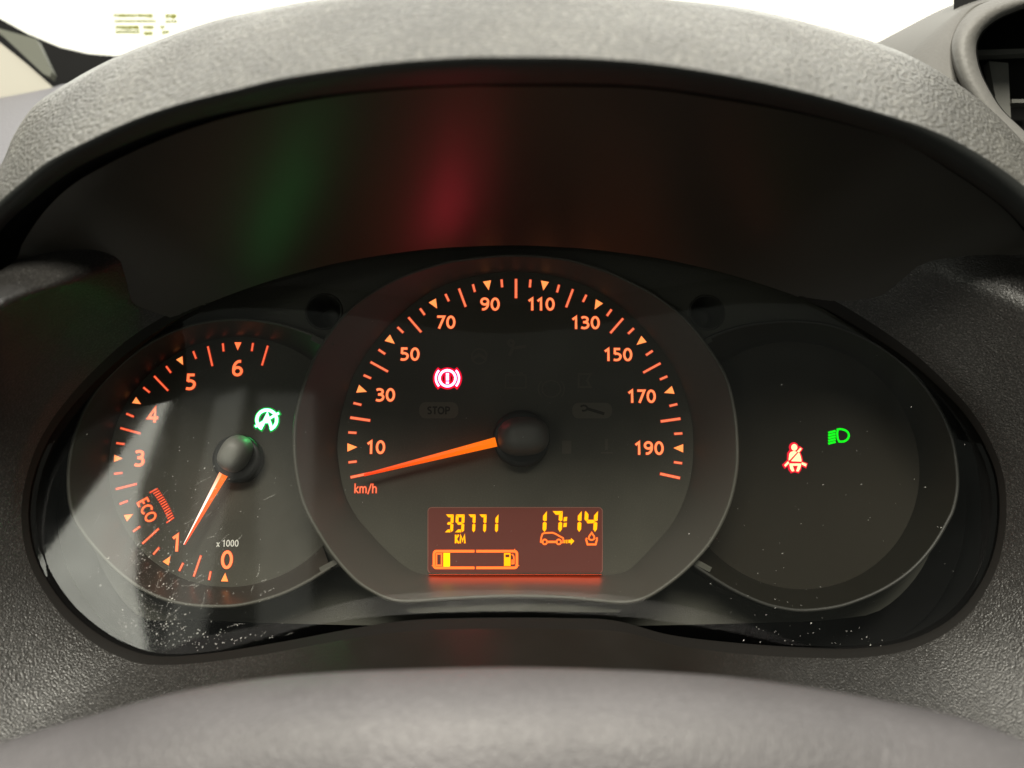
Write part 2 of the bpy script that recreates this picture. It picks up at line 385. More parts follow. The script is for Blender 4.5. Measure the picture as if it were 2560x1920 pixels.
loft('opening_edge', [[P(CC[0]+(p[0]-CC[0])*1.008, CC[1]+(p[1]-CC[1])*1.012, wE(p)-.3) for p in e0], [(q[0]*1.03, (q[1]+12)*1.06-12, 14) for q in [P(p[0], p[1], wE(p)) for p in e0]], [(q[0]*1.12, (q[1]+12)*1.25-12, -14) for q in [P(p[0], p[1], wE(p)) for p in e0]]], M_GAP, surround, closed=True)

# ------------------------------------------------------------------ steering column shroud
G_LINE = [(-300,1660),(-100,1622),(0,1604),(100,1572),(200,1545),(300,1516),(400,1492),(500,1475),(600,1462),(720,1453),(850,1447),(1106,1442),(1350,1448),(1500,1456),(1600,1465),(1760,1487),(1900,1511),(2000,1532),(2100,1558),(2212,1600),(2350,1650),(2500,1700)]
Gc = cr([(*p, 0) for p in G_LINE], 160)
sr = []
for dy, w in ((14, 76), (3, 90), (0, 95), (6, 98), (20, 101), (45, 104), (80, 106.5), (125, 108.6), (180, 110.2), (250, 111.5), (350, 112.5)):
    sr.append(px([(p[0], p[1]+dy) for p in Gc], w))
sh = loft('column_shroud', sr, M_SHROUD)
tag(sh, 'light grey grained steering column shroud, out of focus below the cluster', 'column shroud')

# ------------------------------------------------------------------ housing plate behind the dials
housing = thing('cluster_housing', 'dark plastic cluster housing with two round recesses between the dials', 'instrument housing')
def circ(cx, cy, r, n=48, a=0.0): return [(cx+r*cos(a+2*pi*i/n), cy+r*sin(a+2*pi*i/n)) for i in range(n)]
HL = P(700, 673, -.5); HR = P(1527, 675, -.5)
def plate_mesh():
    cu = bpy.data.curves.new('c', 'CURVE'); cu.dimensions = '2D'; cu.fill_mode = 'BOTH'
    # visible face: upper web with holes and the lower web
    e = [P(p[0], p[1], -.5) for p in polar([(1110,520),(640,590),(330,740),(230,850),(185,1000),(205,1190),(300,1330),(420,1338),(560,1345),(880,1352),(1340,1352),(1650,1345),(1800,1338),(1915,1310),(2010,1190),(2030,1000),(1985,850),(1880,740),(1590,590)], CC, fa)]
    for loop in ([(q[0], q[1]) for q in e], circ(HL[0], HL[1], 5.2), circ(HR[0], HR[1], 5.1)):
        sp = cu.splines.new('POLY'); sp.points.add(len(loop)-1)
        for i, q in enumerate(loop): sp.points[i].co = (q[0], q[1], 0, 1)
        sp.use_cyclic_u = True
    o = bpy.data.objects.new('t', cu); COL.objects.link(o)
    bpy.context.view_layer.update()
    me = bpy.data.meshes.new_from_object(o.evaluated_get(bpy.context.evaluated_depsgraph_get()))
    V = [W(v.co.x, v.co.y, -.5) for v in me.vertices]; F = [tuple(p.vertices) for p in me.polygons]
    bpy.data.objects.remove(o); bpy.data.meshes.remove(me)
    return V, F
V, F = plate_mesh(); link_mesh('face_plate', V, F, M_PLATE, housing)
def web(pts, hole, hr, w=5.0):
    cu = bpy.data.curves.new('c', 'CURVE'); cu.dimensions = '2D'; cu.fill_mode = 'BOTH'
    for loop in ([P(x, y, w)[:2] for x, y in pts], circ(hole[0], hole[1], hr)):
        sp = cu.splines.new('POLY'); sp.points.add(len(loop)-1)
        for i, q in enumerate(loop): sp.points[i].co = (q[0], q[1], 0, 1)
        sp.use_cyclic_u = True
    o = bpy.data.objects.new('t', cu); COL.objects.link(o); bpy.context.view_layer.update()
    me = bpy.data.meshes.new_from_object(o.evaluated_get(bpy.context.evaluated_depsgraph_get()))
    V = [W(v.co.x, v.co.y, w) for v in me.vertices]; F = [tuple(p.vertices) for p in me.polygons]
    bpy.data.objects.remove(o); bpy.data.meshes.remove(me)
    return link_mesh('upper_web', V, F, M_PLATE, housing)
WEBL = [(205,858),(250,800),(312,750),(375,717),(438,698),(516,691),(594,700),(650,716),(690,733),(706,726),(722,710),(768,661),(820,625),(873,598),(953,571),(1030,559),(1106,553),(1106,520),(900,528),(760,550),(640,578),(520,615),(420,655),(330,705),(255,760),(185,830)]
HL = P(700, 673, 5); HR = P(1527, 675, 5)
web(WEBL, HL, 5.05); web([(2214-x, y) for x, y in WEBL], HR, 4.95)
for h, r, lab in ((HL, 4.9, 'left'), (HR, 4.8, 'right')):
    rg = [[(x, y, w) for x, y in circ(h[0], h[1], rr)] for rr, w in ((r+.75, 5.02), (r+.6, 5.35), (r+.2, 5.5), (r, 5.2), (r-.1, -6), (r-.7, -6.3), (r-1.6, -6.2), (r-1.9, -3.2), (r*.45, -3.0), (r*.2, -3.4), (.05, -3.4))]
    loft('screw_recess', rg, mat('recess_plastic', (0.03, 0.031, 0.026), 0.6, 0.3, 0.01, 2500), housing, closed=True, flip=True)
e1 = polar(E_OUT, (1106, 940), fa)
fan('back_panel', [(q[0]*1.15, (q[1]+12)*1.3-12, -13.5) for q in [P(p[0], p[1], wE(p)) for p in e1]], M_GAP, housing)

# ------------------------------------------------------------------ speedometer
def rimw(y, base): return base-7.0*max(0.0, min(1.0, (1000-y)/430))**1.1
def bezel(parent, name_wall, inner, outer, w_rim, closed=True, rim_w=1.15, base=0.0, m_wall=M_WALL, m_rim=M_RIM):
    """inner and outer are lists of (u,v) rings of equal length"""
    n = len(inner); wr = w_rim
    wall = [[(inner[i][0], inner[i][1], base) for i in range(n)]]
    for s in (.04, .3, .6, .9, 1.0):
        wall.append([(inner[i][0]+(outer[i][0]-inner[i][0])*s, inner[i][1]+(outer[i][1]-inner[i][1])*s, base+.35+(wr[i]-base-.35)*s) for i in range(n)])
    loft(name_wall, wall, m_wall, parent, closed)
    def off(d, w):
        out = []
        for i in range(n):
            if closed: a, b = outer[i-1], outer[(i+1) % n]
            else: a, b = outer[max(i-1, 0)], outer[min(i+1, n-1)]
            t = Vector((b[0]-a[0], b[1]-a[1])).normalized()
            out.append((outer[i][0]+t.y*d*SGN, outer[i][1]-t.x*d*SGN, (wr[i]+w) if w > -.4 or w < -1 and w > -5 else -.5))
        return out
    rim = [off(0, 0), off(.18, .28), off(rim_w*.5, .38), off(rim_w*.85, .2), off(rim_w, -.3), off(rim_w+.3, -3), off(rim_w+.3, -99)]
    loft('rim', rim, m_rim, parent, closed)
SGN = 1
speedo = thing('speedometer', 'central speedometer marked 10 to 190 km/h with an orange needle at zero', 'speedometer')
SPI = [(1106,588),(1030,596),(952,620),(887,661),(822,725),(770,800),(740,885),(729,951),(731,995),(744,1064),(770,1116),(796,1147),(822,1176),(861,1213),(887,1231),(911,1240),(940,1243),(1000,1244),(1106,1244),(1220,1244),(1290,1244),(1340,1238),(1366,1225),(1412,1178),(1457,1123),(1488,1048),(1498,959),(1488,880),(1458,800),(1405,725),(1340,663),(1275,622),(1190,595)]
SPO = [(1106,555),(1030,561),(955,573),(875,600),(822,627),(770,663),(725,712),(682,780),(648,880),(640,960),(648,1038),(667,1102),(718,1188),(770,1248),(809,1275),(843,1290),(880,1295),(952,1290),(1030,1286),(1106,1284),(1210,1286),(1301,1294),(1348,1297),(1393,1287),(1445,1254),(1492,1213),(1536,1160),(1570,1090),(1586,1020),(1588,960),(1582,890),(1563,815),(1525,752),(1471,687),(1406,638),(1341,604),(1289,583),(1210,562)]
sc_ = (1112, 955)
ain = [2*pi*i/200 for i in range(200)]
si = [P(p[0], p[1], 0)[:2] for p in polar(SPI, sc_, ain)]
spo = polar(SPO, sc_, ain); sw = [rimw(p[1], 14) for p in spo]
so = [P(p[0], p[1], w)[:2] for p, w in zip(spo, sw)]
bezel(speedo, 'bezel_wall', si, so, sw, True, 1.15)
fan('dial_face', [(x, y, 0.0) for x, y in si], M_DIAL, speedo)
# foot under the flat lower edge of the bezel
ft = [P(x, y, 15.5) for x, y in ((848,1304),(960,1301),(1106,1296),(1250,1301),(1366,1306),(1342,1328),(1200,1326),(1106,1325),(1000,1326),(885,1330))]
prism('bezel_foot', [[q[:2] for q in ft]], M_PLATE, speedo, 6, 11.5)

A0 = 1.784
def tick(parent, name, c, r0, r1, th, wd, m, w1=0.12):
    p = [(c[0]+r*cos(th), c[1]+r*sin(th)) for r in (r0, r1)]
    return stroke(name, [p], wd, m, parent, 0.0, w1)
def tri(parent, c, R, th, base, hgt, m):
    t = Vector((-sin(th), cos(th))); o = Vector((cos(th), sin(th)))
    cc = Vector(c)
    pts = [cc+o*R+t*base/2, cc+o*R-t*base/2, cc+o*(R-hgt)]
    return prism('triangle_mark', [[tuple(q) for q in pts]], m, parent)
for k in range(0, 205, 5):
    th = pi/2+A0*(1-k/100)
    if k % 20 == 0: tick(speedo, 'tick_mark', (0, 0), 50, 44.0, th, .62 if 20 < k < 180 and k != 100 else .72, M_TICK)
    elif k % 10 == 0: tri(speedo, (0, 0), 50.1, th, 2.45, 2.9, M_TRI)
    else: tick(speedo, 'tick_mark', (0, 0), 50, 47.6, th, .62, M_TICK)
for s, x, y in (('10',813,966),('30',833,853),('50',886,765),('70',964,696),('90',1059,657),('110',1170,657),('130',1266,697),('150',1336,766),('170',1387,856),('190',1403,968)):
    text('numeral', s, 3.95, P(x, y), M_NUM, speedo, wt=.17, track=1.03, sq=1.24, label='numeral '+s)
text('unit_text', 'km/h', 2.75, P(790, 1055), M_TICK, speedo, wt=.115, label='text km/h')

# brake warning light
def rz(Z, cx, cy, r, a_0, a_1, n=20, ry=None): return [Z(x, y)[:2] for x, y in arc(cx, cy, r, ry or r, a_0, a_1, n)]
def ln(Z, *pts): return [Z(x, y)[:2] for x, y in pts]
px5 = 1/3.3185/8.4    # crop pixel in mm
stroke('brake_warning_light', [rz(Z5, 1257, 1148, 66, 0, 350, 26), rz(Z5, 1257, 1148, 96, 137, 223, 12), rz(Z5, 1257, 1148, 96, -43, 43, 12), ln(Z5, (1257, 1105), (1257, 1166)), ln(Z5, (1257, 1176), (1257, 1196))],
       [.72, .62, .62, .88, .88], M_RED, speedo, 0, .30, [1, 0, 0, 0, 0])
# unlit tell-tales
def pill(Z, x0, y0, x1, y1, r): 
    return [Z(x, y)[:2] for x, y in (arc(x1-r, y0+r, r, r, -90, 0, 6)+arc(x1-r, y1-r, r, r, 0, 90, 6)+arc(x0+r, y1-r, r, r, 90, 180, 6)+arc(x0+r, y0+r, r, r, 180, 270, 6))]
sp_ = prism('stop_light', [pill(Z5, 1022, 1345, 1346, 1480, 55)], M_GHOST, speedo, 0, .05); sp_['label'] = 'unlit pill with the word STOP'
text('stop_text', 'STOP', 2.3, Z5(1184, 1414), M_DIALR, speedo, wt=.2, w0=.05, w1=.09, sq=1.15)
prism('service_light', [pill(Z6, 500, 1350, 830, 1480, 55)], M_GHOST, speedo, 0, .05)
stroke('spanner_symbol', [ln(Z6, (625, 1400), (765, 1442)), [Z6(x, y)[:2] for x, y in arc(595, 1395, 30, 22, -150, 120, 10)]], [.9, .55], M_DIALR, speedo, .05, .09)
G2 = mat('faint_unlit_symbol', (0.094, 0.086, 0.067), 0.75, 0.25)
stroke('steering_light', [rz(Z5, 1520, 965, 62, 0, 345, 22), ln(Z5, (1465, 985), (1520, 950), (1575, 985))], [.5, .9], G2, speedo, 0, .04, [1, 0])
stroke('airbag_light', [[P(x, y)[:2] for x, y in arc(1104, 741, 6, 6, 0, 340, 10)], [P(1100, 768)[:2], P(1108, 752)[:2], P(1136, 748)[:2]]], [.8, .9], G2, speedo, 0, .04, [1, 0])
stroke('battery_light', [[P(x, y)[:2] for x, y in ((1092, 810), (1136, 810), (1136, 838), (1092, 838))], [P(1098, 806)[:2], P(1106, 806)[:2]], [P(1122, 806)[:2], P(1130, 806)[:2]]], [.35, .6, .6], G2, speedo, 0, .04, [1, 0, 0])
stroke('preheat_light', [[P(x, y)[:2] for x, y in arc(1191, 840, 20, 18, 0, 340, 18)], [P(x, y)[:2] for x, y in arc(1191, 840, 28, 26, 140, 220, 8)], [P(x, y)[:2] for x, y in arc(1191, 840, 28, 26, -40, 40, 8)]], [.35, .35, .35], G2, speedo, 0, .04, [1, 0, 0])
stroke('engine_light', [[P(x, y)[:2] for x, y in ((1250, 808), (1276, 808), (1268, 822), (1276, 836), (1250, 836))]], [.6], G2, speedo, 0, .04, [1])
prism('fuel_light', [[P(x, y)[:2] for x, y in ((1214, 952), (1234, 952), (1234, 980), (1214, 980))]], G2, speedo, 0, .04)
stroke('coolant_light', [[P(1310, 948)[:2], P(1310, 972)[:2]], [P(1298, 978)[:2], P(1324, 978)[:2]]], [.8, .4], G2, speedo, 0, .04)

# ------------------------------------------------------------------ trip display
disp = thing('trip_display', 'amber trip display showing 39771 KM and 17:14 under the speedometer needle', 'display')
def lz(x, y): return ZL(x, y)[:2]
prism('screen', [pill(ZL, 52, 48, 2140, 826, 42)], M_LCD, disp, 0, .06)
eg = lambda *p: [W(*ZL(x, y)[:2], w_) for x, y, w_ in p]
link_mesh('added_glow_strip', eg((70, 832, .02), (2120, 832, .02), (2120, 832, 3.0), (70, 832, 3.0)), [(0, 1, 2, 3)], emi('red_added_glow', (1.0, .075, .008), 4.0), disp)  # unseen glowing strip added to redden the bezel wall below the screen
prism('screen_ledge', [[ZL(x, y)[:2] for x, y in ((60, 826), (2130, 826), (2130, 831), (60, 831))]], M_DIAL, disp, 0, 3.0)
stroke('screen_frame', [pill(ZL, 48, 42, 2144, 832, 46)], .22, mat('screen_frame', (0.30, 0.13, 0.10), 0.4, 0.5), disp, 0, .22, [1])
SEGS = {'3': 'abcdg', '9': 'abcdfg', '7': 'abc', '1': 'bc', '4': 'bcfg'}
def seg_digit(ch, x0, y0, x1, y1, t, nm):
    e = thing_part(nm, disp); e['label'] = 'digit '+ch
    ym = (y0+y1)/2; sl = -(x1-x0)*0.10; g = t*.10; c = t*.42
    def sx(x, y): return x+sl*(y-y0)/(y1-y0)
    shapes = {
     'a': [(x0+g, y0), (x1, y0), (x1-t+g, y0+t), (x0+t, y0+t)],
     'b': [(x1, y0+g*2), (x1, ym-t*.25), (x1-t*.5, ym-g), (x1-t, ym-t*.4), (x1-t, y0+t+g)],
     'c': [(x1-t*.5, ym+g), (x1, ym+t*.4), (x1, y1-t*.75), (x1-t*.5, y1), (x1-t, y1-t*.75), (x1-t, ym+t*.4)],
     'd': [(x0, y1), (x1-t*.9, y1), (x1-t-g, y1-t), (x0+t, y1-t)],
     'f': [(x0, y0+g*2), (x0+t, y0+t), (x0+t, ym-t*.45), (x0+t*.5, ym-g), (x0, ym-t*.5)],
     'g': [(x0+t*.6, ym+t*.1), (x0+t, ym-t*.45), (x1-t-g, ym-t*.45), (x1-t*.6, ym), (x1-t-g, ym+t*.45), (x0+t*.9, ym+t*.5)],
    }
    if ch == '1': shapes['b'] = [(x1, y0), (x1, ym-t*.25), (x1-t*.5, ym-g), (x1-t, ym-t*.4), (x1-t, y0+t*1.3)]
    if ch in '39': shapes['c'] = [(x1-t*.5, ym+g), (x1, ym+t*.4), (x1, y1-t*.6), (x1-t*.6, y1-t*.1), (x1-t, y1-t-g), (x1-t, ym+t*.4)]
    if ch == '4': shapes['f'] = [(x0+t*.2, y0), (x0+t, y0+t*.9), (x0+t, ym-t*.45), (x0+t*.5, ym-g), (x0, ym-t*.6), (x0, y0+t*.2)]; shapes['b'] = [(x1, y0), (x1, ym-t*.25), (x1-t*.5, ym-g), (x1-t, ym-t*.4), (x1-t, y0+t*1.2)]
    for s in SEGS[ch]:
        prism('segment', [[lz(sx(x, y), y) for x, y in shapes[s]]], M_SEG, e, .06, .16)
    return e
def thing_part(name, parent):
    o = bpy.data.objects.new(name, None); COL.objects.link(o); o.parent = parent; o.empty_display_size = .002; return o
for ch, x0, x1 in (('3', 262, 358), ('9', 384, 490), ('7', 532, 622), ('7', 664, 753), ('1', 805, 896)):
    seg_digit(ch, x0, 125, x1, 340, 34, 'odometer_digit')
for ch, x0, x1 in (('1', 1385, 1478), ('7', 1542, 1668), ('1', 1800, 1896), ('4', 1935, 2092)):
    seg_digit(ch, x0, 85, x1, 335, 44, 'clock_digit')
prism('clock_colon', [[lz(*q) for q in ((1682, 158), (1722, 155), (1716, 205), (1676, 208))], [lz(*q) for q in ((1680, 228), (1718, 225), (1712, 274), (1674, 277))]], M_SEG, disp, .06, .16)
text('kilometre_text', 'KM', 2.45, ZL(437, 420), M_SEG, disp, wt=.19, w0=.06, w1=.16, sq=.85, label='text KM')
pl = 1/4.809/8.4
fg = thing_part('fuel_gauge', disp)
stroke('gauge_outline', [[lz(x, y) for x, y in [(606, 567)]+[(160, 567)]+arc(150, 600, 30, 33, -90, -180, 6)+[(120, 735)]+arc(150, 735, 30, 32, 180, 90, 6)+[(606, 767)]],
    [lz(x, y) for x, y in [(628, 567)]+[(1085, 567)]+arc(1085, 600, 32, 33, -90, 0, 6)+[(1117, 735)]+arc(1085, 735, 32, 32, 0, 90, 6)+[(628, 767)]]], .72, M_ICON, fg, .06, .16)
stroke('empty_mark', [[lz(*q) for q in ((150, 598), (212, 598), (212, 738), (150, 738))]], .42, M_ICON, fg, .06, .16, [1])
prism('fuel_bar', [[lz(*q) for q in ((234, 588), (312, 588), (312, 752), (234, 752))]], emi('yellow_fuel_bar', (1.0, .78, 0), 1.4), fg, .06, .16)
prism('pump_symbol', [[lz(*q) for q in ((962, 590), (1040, 590), (1040, 606), (962, 606))], [lz(*q) for q in ((962, 606), (978, 606), (978, 640), (962, 640))], [lz(*q) for q in ((1026, 606), (1040, 606), (1040, 640), (1026, 640))], [lz(*q) for q in ((962, 640), (1040, 640), (1040, 745), (962, 745))]], M_SEG, fg, .06, .16)
stroke('pump_hose', [[lz(*q) for q in ((1056, 602), (1078, 625), (1082, 662), (1080, 715), (1058, 718), (1060, 668))]], .36, M_ICON, fg, .06, .16)
stroke('car_symbol', [[lz(*q) for q in ((1420, 462), (1404, 455), (1410, 400), (1425, 358), (1450, 348), (1545, 345), (1580, 358), (1640, 392), (1672, 410), (1676, 460), (1655, 462))],
    [lz(*q) for q in ((1490, 455), (1590, 455))], [lz(x, y) for x, y in arc(1452, 455, 27, 29, 0, 340, 14)], [lz(x, y) for x, y in arc(1620, 455, 27, 29, 0, 340, 14)]], [.42, .62, .42, .42], M_ICON, disp, .06, .16, [0, 0, 1, 1])
prism('distance_arrow', [[lz(*q) for q in ((1690, 432), (1700, 430), (1698, 470), (1688, 470))], [lz(*q) for q in ((1712, 430), (1724, 430), (1722, 472), (1710, 472))], [lz(*q) for q in ((1736, 430), (1765, 430), (1768, 410), (1806, 445), (1764, 492), (1764, 468), (1734, 468))]], M_SEG, disp, .06, .16)
stroke('oil_symbol', [[lz(x, y) for x, y in [(2016, 345), (2046, 390)]+arc(2014, 408, 34, 24, 0, 180, 10)+[(1984, 390)]], [lz(*q) for q in ((1945, 412), (1962, 420))], [lz(*q) for q in ((2086, 405), (2068, 420))], [lz(*q) for q in ((1948, 425), (1966, 486), (2062, 486), (2080, 425))]], [.42, .42, .42, .5], M_ICON, disp, .06, .16, [1, 0, 0, 0])

# ------------------------------------------------------------------ needles
def hub(parent, base_c, base_r, cap_c, ra, rb, ang, htop, htilt=(0, 0), mh=None):
    rg = [[(x, y, w) for x, y in circ(base_c[0], base_c[1], r)] for r, w in ((base_r*.96, 0.05), (base_r, .6), (base_r, 3.4), (base_r*.95, 3.9), (base_r*.80, 4.0), (base_r*.3, 3.6), (.05, 3.5))]
    loft('hub_base', rg, M_HUBD, parent, closed=True, flip=True)
    rg = []
    for t in [0, .12, .25, .38, .5, .62, .74, .85, .94, 1.0]:
        a = t*pi/2; s = (cos(a)**.62) if t < 1 else .004; h = 3.6+(htop-3.6)*sin(a)**.9
        ring = []
        for i in range(56):
            th = 2*pi*i/56; c_, s_ = cos(th), sin(th)
            q = (abs(c_)**2.5+abs(s_)**2.5)**(-1/2.5)
            x, y = ra*q*c_*s, rb*q*s_*s
            ring.append((cap_c[0]+x*cos(ang)-y*sin(ang)+htilt[0]*(1-s), cap_c[1]+x*sin(ang)+y*cos(ang)+htilt[1]*(1-s), h))
        rg.append(ring)
    loft('hub_cap', rg, mh or M_HUB, parent, closed=True, flip=True)
def needle_blade(parent, root, tip, wr, wt, mats, w=4.6, ridge=.7, split=.5):
    r = Vector(root[:2]); t = Vector(tip[:2]); d = (t-r).normalized(); n = Vector((-d.y, d.x))
    N_ = 8
    for side in (1, -1):
        V = []; F = []
        for i in range(N_+1):
            f = i/N_; c = r.lerp(t, f); hw = wr/2*(1-f)+wt/2*f; sp2 = hw*(2*split-1)
            a = c+n*sp2; b = c+n*side*hw
            V += [W(a.x, a.y, w+ridge*(1-.5*f)), W(b.x, b.y, w+.2), W(b.x, b.y, w-.5)]
        for i in range(N_):
            a = i*3; q = [(a, a+1, a+4, a+3), (a+1, a+2, a+5, a+4)]
            F += q if side < 0 else [z[::-1] for z in q]
        link_mesh('needle_flank', V, F, mats[0] if side == 1 else mats[1], parent)
def grad_needle(name, c0, c1, root, tip, s0, s1):
    m = mat(name, (0.12, 0.008, 0.002), 0.4, 0.3, emis=c0, estr=1)
    nt = m.node_tree; b = nt.nodes['Principled BSDF']
    g = nt.nodes.new('ShaderNodeNewGeometry'); sub = nt.nodes.new('ShaderNodeVectorMath'); sub.operation = 'DISTANCE'
    sub.inputs[1].default_value = tuple(W(root[0], root[1], 4.6))
    nt.links.new(g.outputs['Position'], sub.inputs[0])
    L = (W(root[0], root[1], 4.6)-W(tip[0], tip[1], 4.6)).length
    mr = nt.nodes.new('ShaderNodeMapRange'); mr.inputs['From Max'].default_value = L; nt.links.new(sub.outputs['Value'], mr.inputs['Value'])
    mx = nt.nodes.new('ShaderNodeMix'); mx.data_type = 'RGBA'; mx.inputs['A'].default_value = (*[q*s0 for q in c0], 1); mx.inputs['B'].default_value = (*[q*s1 for q in c1], 1)
    nt.links.new(mr.outputs[0], mx.inputs['Factor']); nt.links.new(mx.outputs['Result'], b.inputs['Emission Color'])
    return m
sn = thing('speedometer_needle', 'long orange speedometer needle resting at the zero tick', 'needle')
r_, t_ = Z7(1660, 180, 5.2), Z7(562, 456, 5.2)
mA = grad_needle('speed_needle_plastic', (1, .18, .0), (1, .045, .001), r_, t_, 1.2, 1.1)
needle_blade(sn, r_, t_, 2.75, .75, (mA, mA), 4.6, .5)
hub(sn, P(1126, 947, 3.5), 8.4, P(1131, 941, 8), 7.6, 5.7, radians(3), 11.5, mh=M_HUBS)
tn = thing('tachometer_needle', 'short glowing tachometer needle pointing just above idle with a white streak', 'needle')
r2, t2 = ZB(1585, 30, 5.2), ZB(1042, 1005, 5.2)
mB = grad_needle('rev_needle_plastic', (1, .16, .002), (1, .08, .02), r2, t2, 1.3, 1.1)
mC = grad_needle('rev_needle_glare_flank', (1.0, .26, .05), (1.0, .75, .6), r2, (r2[0]*.62+t2[0]*.38, r2[1]*.62+t2[1]*.38), 1.5, 2.4)  # white glare along this flank is put into its emission
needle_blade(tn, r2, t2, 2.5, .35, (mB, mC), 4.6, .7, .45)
hub(tn, P(511, 991, 3.5), 7.1, P(501, 979, 8), 5.5, 4.15, radians(63), 11)

# ------------------------------------------------------------------ tachometer
tach = thing('tachometer', 'left rev counter marked 0 to 6 times 1000 with an ECO zone', 'tachometer')
TC_ = (-83.48, -5.39); TR = 35.23
def arc_ring(pts, w, n=150):
    q = cr([(*q, 0) for q in pts], n); ws_ = [rimw(p[1], w) for p in q]
    return [P(p[0], p[1], w_)[:2] for p, w_ in zip(q, ws_)], ws_
TO = [(720,748),(690,735),(650,718),(594,702),(516,693),(438,700),(375,719),(312,752),(250,802),(200,862),(168,930),(153,1000),(152,1060),(160,1105),(178,1140),(205,1176),(250,1224),(304,1266),(358,1291),(412,1303),(469,1306),(525,1302),(600,1282),(660,1254),(712,1222)]
tn_ = len(TO)
th0, th1 = math.atan2(1000-748, 720-507), math.atan2(1000-1222, 712-507)+2*pi
Touter, Tw = arc_ring(TO, 12)
# matching inner ring by angle about the dial centre
Tinner = []
cpx = (507, 1002)
TRD = 36.8
for i in range(len(Touter)):
    q = Touter[i]; a = math.atan2(q[1]-TC_[1], q[0]-TC_[0]); Tinner.append((TC_[0]+TRD*cos(a), TC_[1]+TRD*sin(a)))
SGN = 1
bezel(tach, 'bezel_wall', Tinner, Touter, Tw, False, 1.05, base=-.3, m_wall=mat('rev_bezel_plastic', (0.034, 0.028, 0.023), 0.32, 0.5, 0.004, 3000))
prism('dial_face', [circ(TC_[0], TC_[1], TRD+.3, 120)], M_DIAL, tach, -.45, -.12)
B0, BS = radians(-91.59), radians(29.59)
for k4 in range(0, 27):
    k = k4/4; th = B0-BS*k
    m1 = M_TICKR if k > 2 else M_TICK
    if k4 % 4 == 0: tri(tach, TC_, TR, th, 2.05, 2.4, M_TRI if k < 5.5 else M_NUMR)
    elif k4 % 2 == 0: tick(tach, 'tick_mark', TC_, TR, 29.1, th, .5, m1)
    else: tick(tach, 'tick_mark', TC_, TR, TR-2.4, th, .5, m1)
for s, x, y, h in (('0',491,1209,5.2),('1',382,1172,5.0),('3',302,990,4.8),('4',332,895,4.8),('5',413,825,4.9),('6',514,795,4.9)):
    text('numeral', s, h, P(x, y), M_NUMR if s in '3456' else M_NUM, tach, wt=.16, sq=1.16, label='numeral '+s)
text('eco_text', 'ECO', 3.5, ZB(545, 530), M_NUMR, tach, rot=radians(-60), wt=.15, label='text ECO')
text('scale_text', 'x 1000', 2.0, ZB(1655, 985), M_GREYPRINT, tach, wt=.12, sq=.98, label='text x 1000')
d = Vector(ZB(868, 655)[:2])-Vector(ZB(640, 250)[:2]); st = Vector(ZB(645, 252)[:2])
nd = Vector((d.y, -d.x)).normalized()*-1
for i in range(14):
    f = i/13; c = st+d*f+Vector((d.y, -d.x)).normalized()*(-.35*sin(pi*f))
    ll = 2.5 if i in (0, 13) else 1.75
    ang = radians(28+8*f); dr = Vector((cos(ang), sin(ang)))
    p1 = c+dr*.95; p0 = p1-dr*ll
    stroke('eco_bar', [[tuple(p0), tuple(p1)]], .30, M_TICKR, tach)
# stop-start symbol
za = lambda *p: [ZA(x, y)[:2] for x, y in p]
stroke('stop_start_light', [[ZA(x, y)[:2] for x, y in arc(1390, 415, 205, 205, 118, 430, 30)], za((1150, 552), (1640, 272)), za((1290, 545), (1400, 300), (1480, 560)), za((1330, 450), (1450, 450))],
       [.88, .70, .88, .8], M_GREEN, tach, -.1, .28)

# ------------------------------------------------------------------ right indicator dial
rdial = thing('indicator_dial', 'dark right hand dial carrying only a belt and a headlamp light', 'indicator dial')
mxx = lambda pts: [(2226-x, y) for x, y in pts]
RO = [(1504,748),(1530,735),(1570,718),(1625,704),(1708,697),(1780,703),(1833,719),(1893,748),(1943,784),(1985,826),(2021,876),(2045,925),(2058,970),(2065,1040),(2058,1090),(2045,1122),(2010,1180),(1963,1231),(1905,1270),(1839,1298),(1790,1310),(1733,1315),(1690,1310),(1645,1298),(1580,1268),(1521,1231),(1500,1216)]
Router, Rw = arc_ring(RO, 12); Router = Router[::-1]; Rw = Rw[::-1]
RC = P(1722, 1000, 0)[:2]
Rinner = []
for q in Router:
    a = math.atan2(q[1]-RC[1], q[0]-RC[0]); Rinner.append((RC[0]+TRD*cos(a), RC[1]+TRD*sin(a)))
bezel(rdial, 'bezel_wall', Rinner, Router, Rw, False, 1.05, base=-.3, m_wall=mat('dimmed_bezel_plastic', (0.012, 0.011, 0.008), 0.4, 0.3), m_rim=mat('dimmed_rim_plastic', (0.03, 0.03, 0.026), 0.5, 0.4))  # dimness of the right dial is put into its wall, rim and face colours
prism('dial_face', [circ(RC[0], RC[1], TRD+.3, 120)], mat('dimmed_dial_print', (0.018, 0.0155, 0.010), 0.75, 0.25, 0.004, 3000), rdial, -.45, -.12)
zr = lambda *p: [ZR(x, y)[:2] for x, y in p]
V1 = zr((600, 868), (660, 850), (712, 862), (722, 878), (578, 1030), (556, 1038), (572, 905))
V2 = zr((752, 880), (768, 880), (795, 950), (815, 1040), (810, 1060), (612, 1052), (612, 1040))
V3 = zr((575, 1096), (805, 1096), (802, 1140), (575, 1140))
prism('seat_belt_light', [V1, V2, V3,
      [ZR(x, y)[:2] for x, y in arc(670, 778, 60, 66, 0, 345, 20)],
      zr((722, 858), (790, 786), (820, 806), (770, 872), (738, 872)),
      zr((472, 1128), (545, 1052), (568, 1080), (562, 1100), (492, 1166)),
      zr((820, 1070), (915, 1106), (898, 1158), (810, 1112)),
      zr((578, 1138), (640, 1138), (672, 1245), (625, 1255), (590, 1200)),
      zr((800, 1138), (742, 1138), (706, 1248), (752, 1258), (786, 1200))], M_RED2, rdial, -.1, .28)
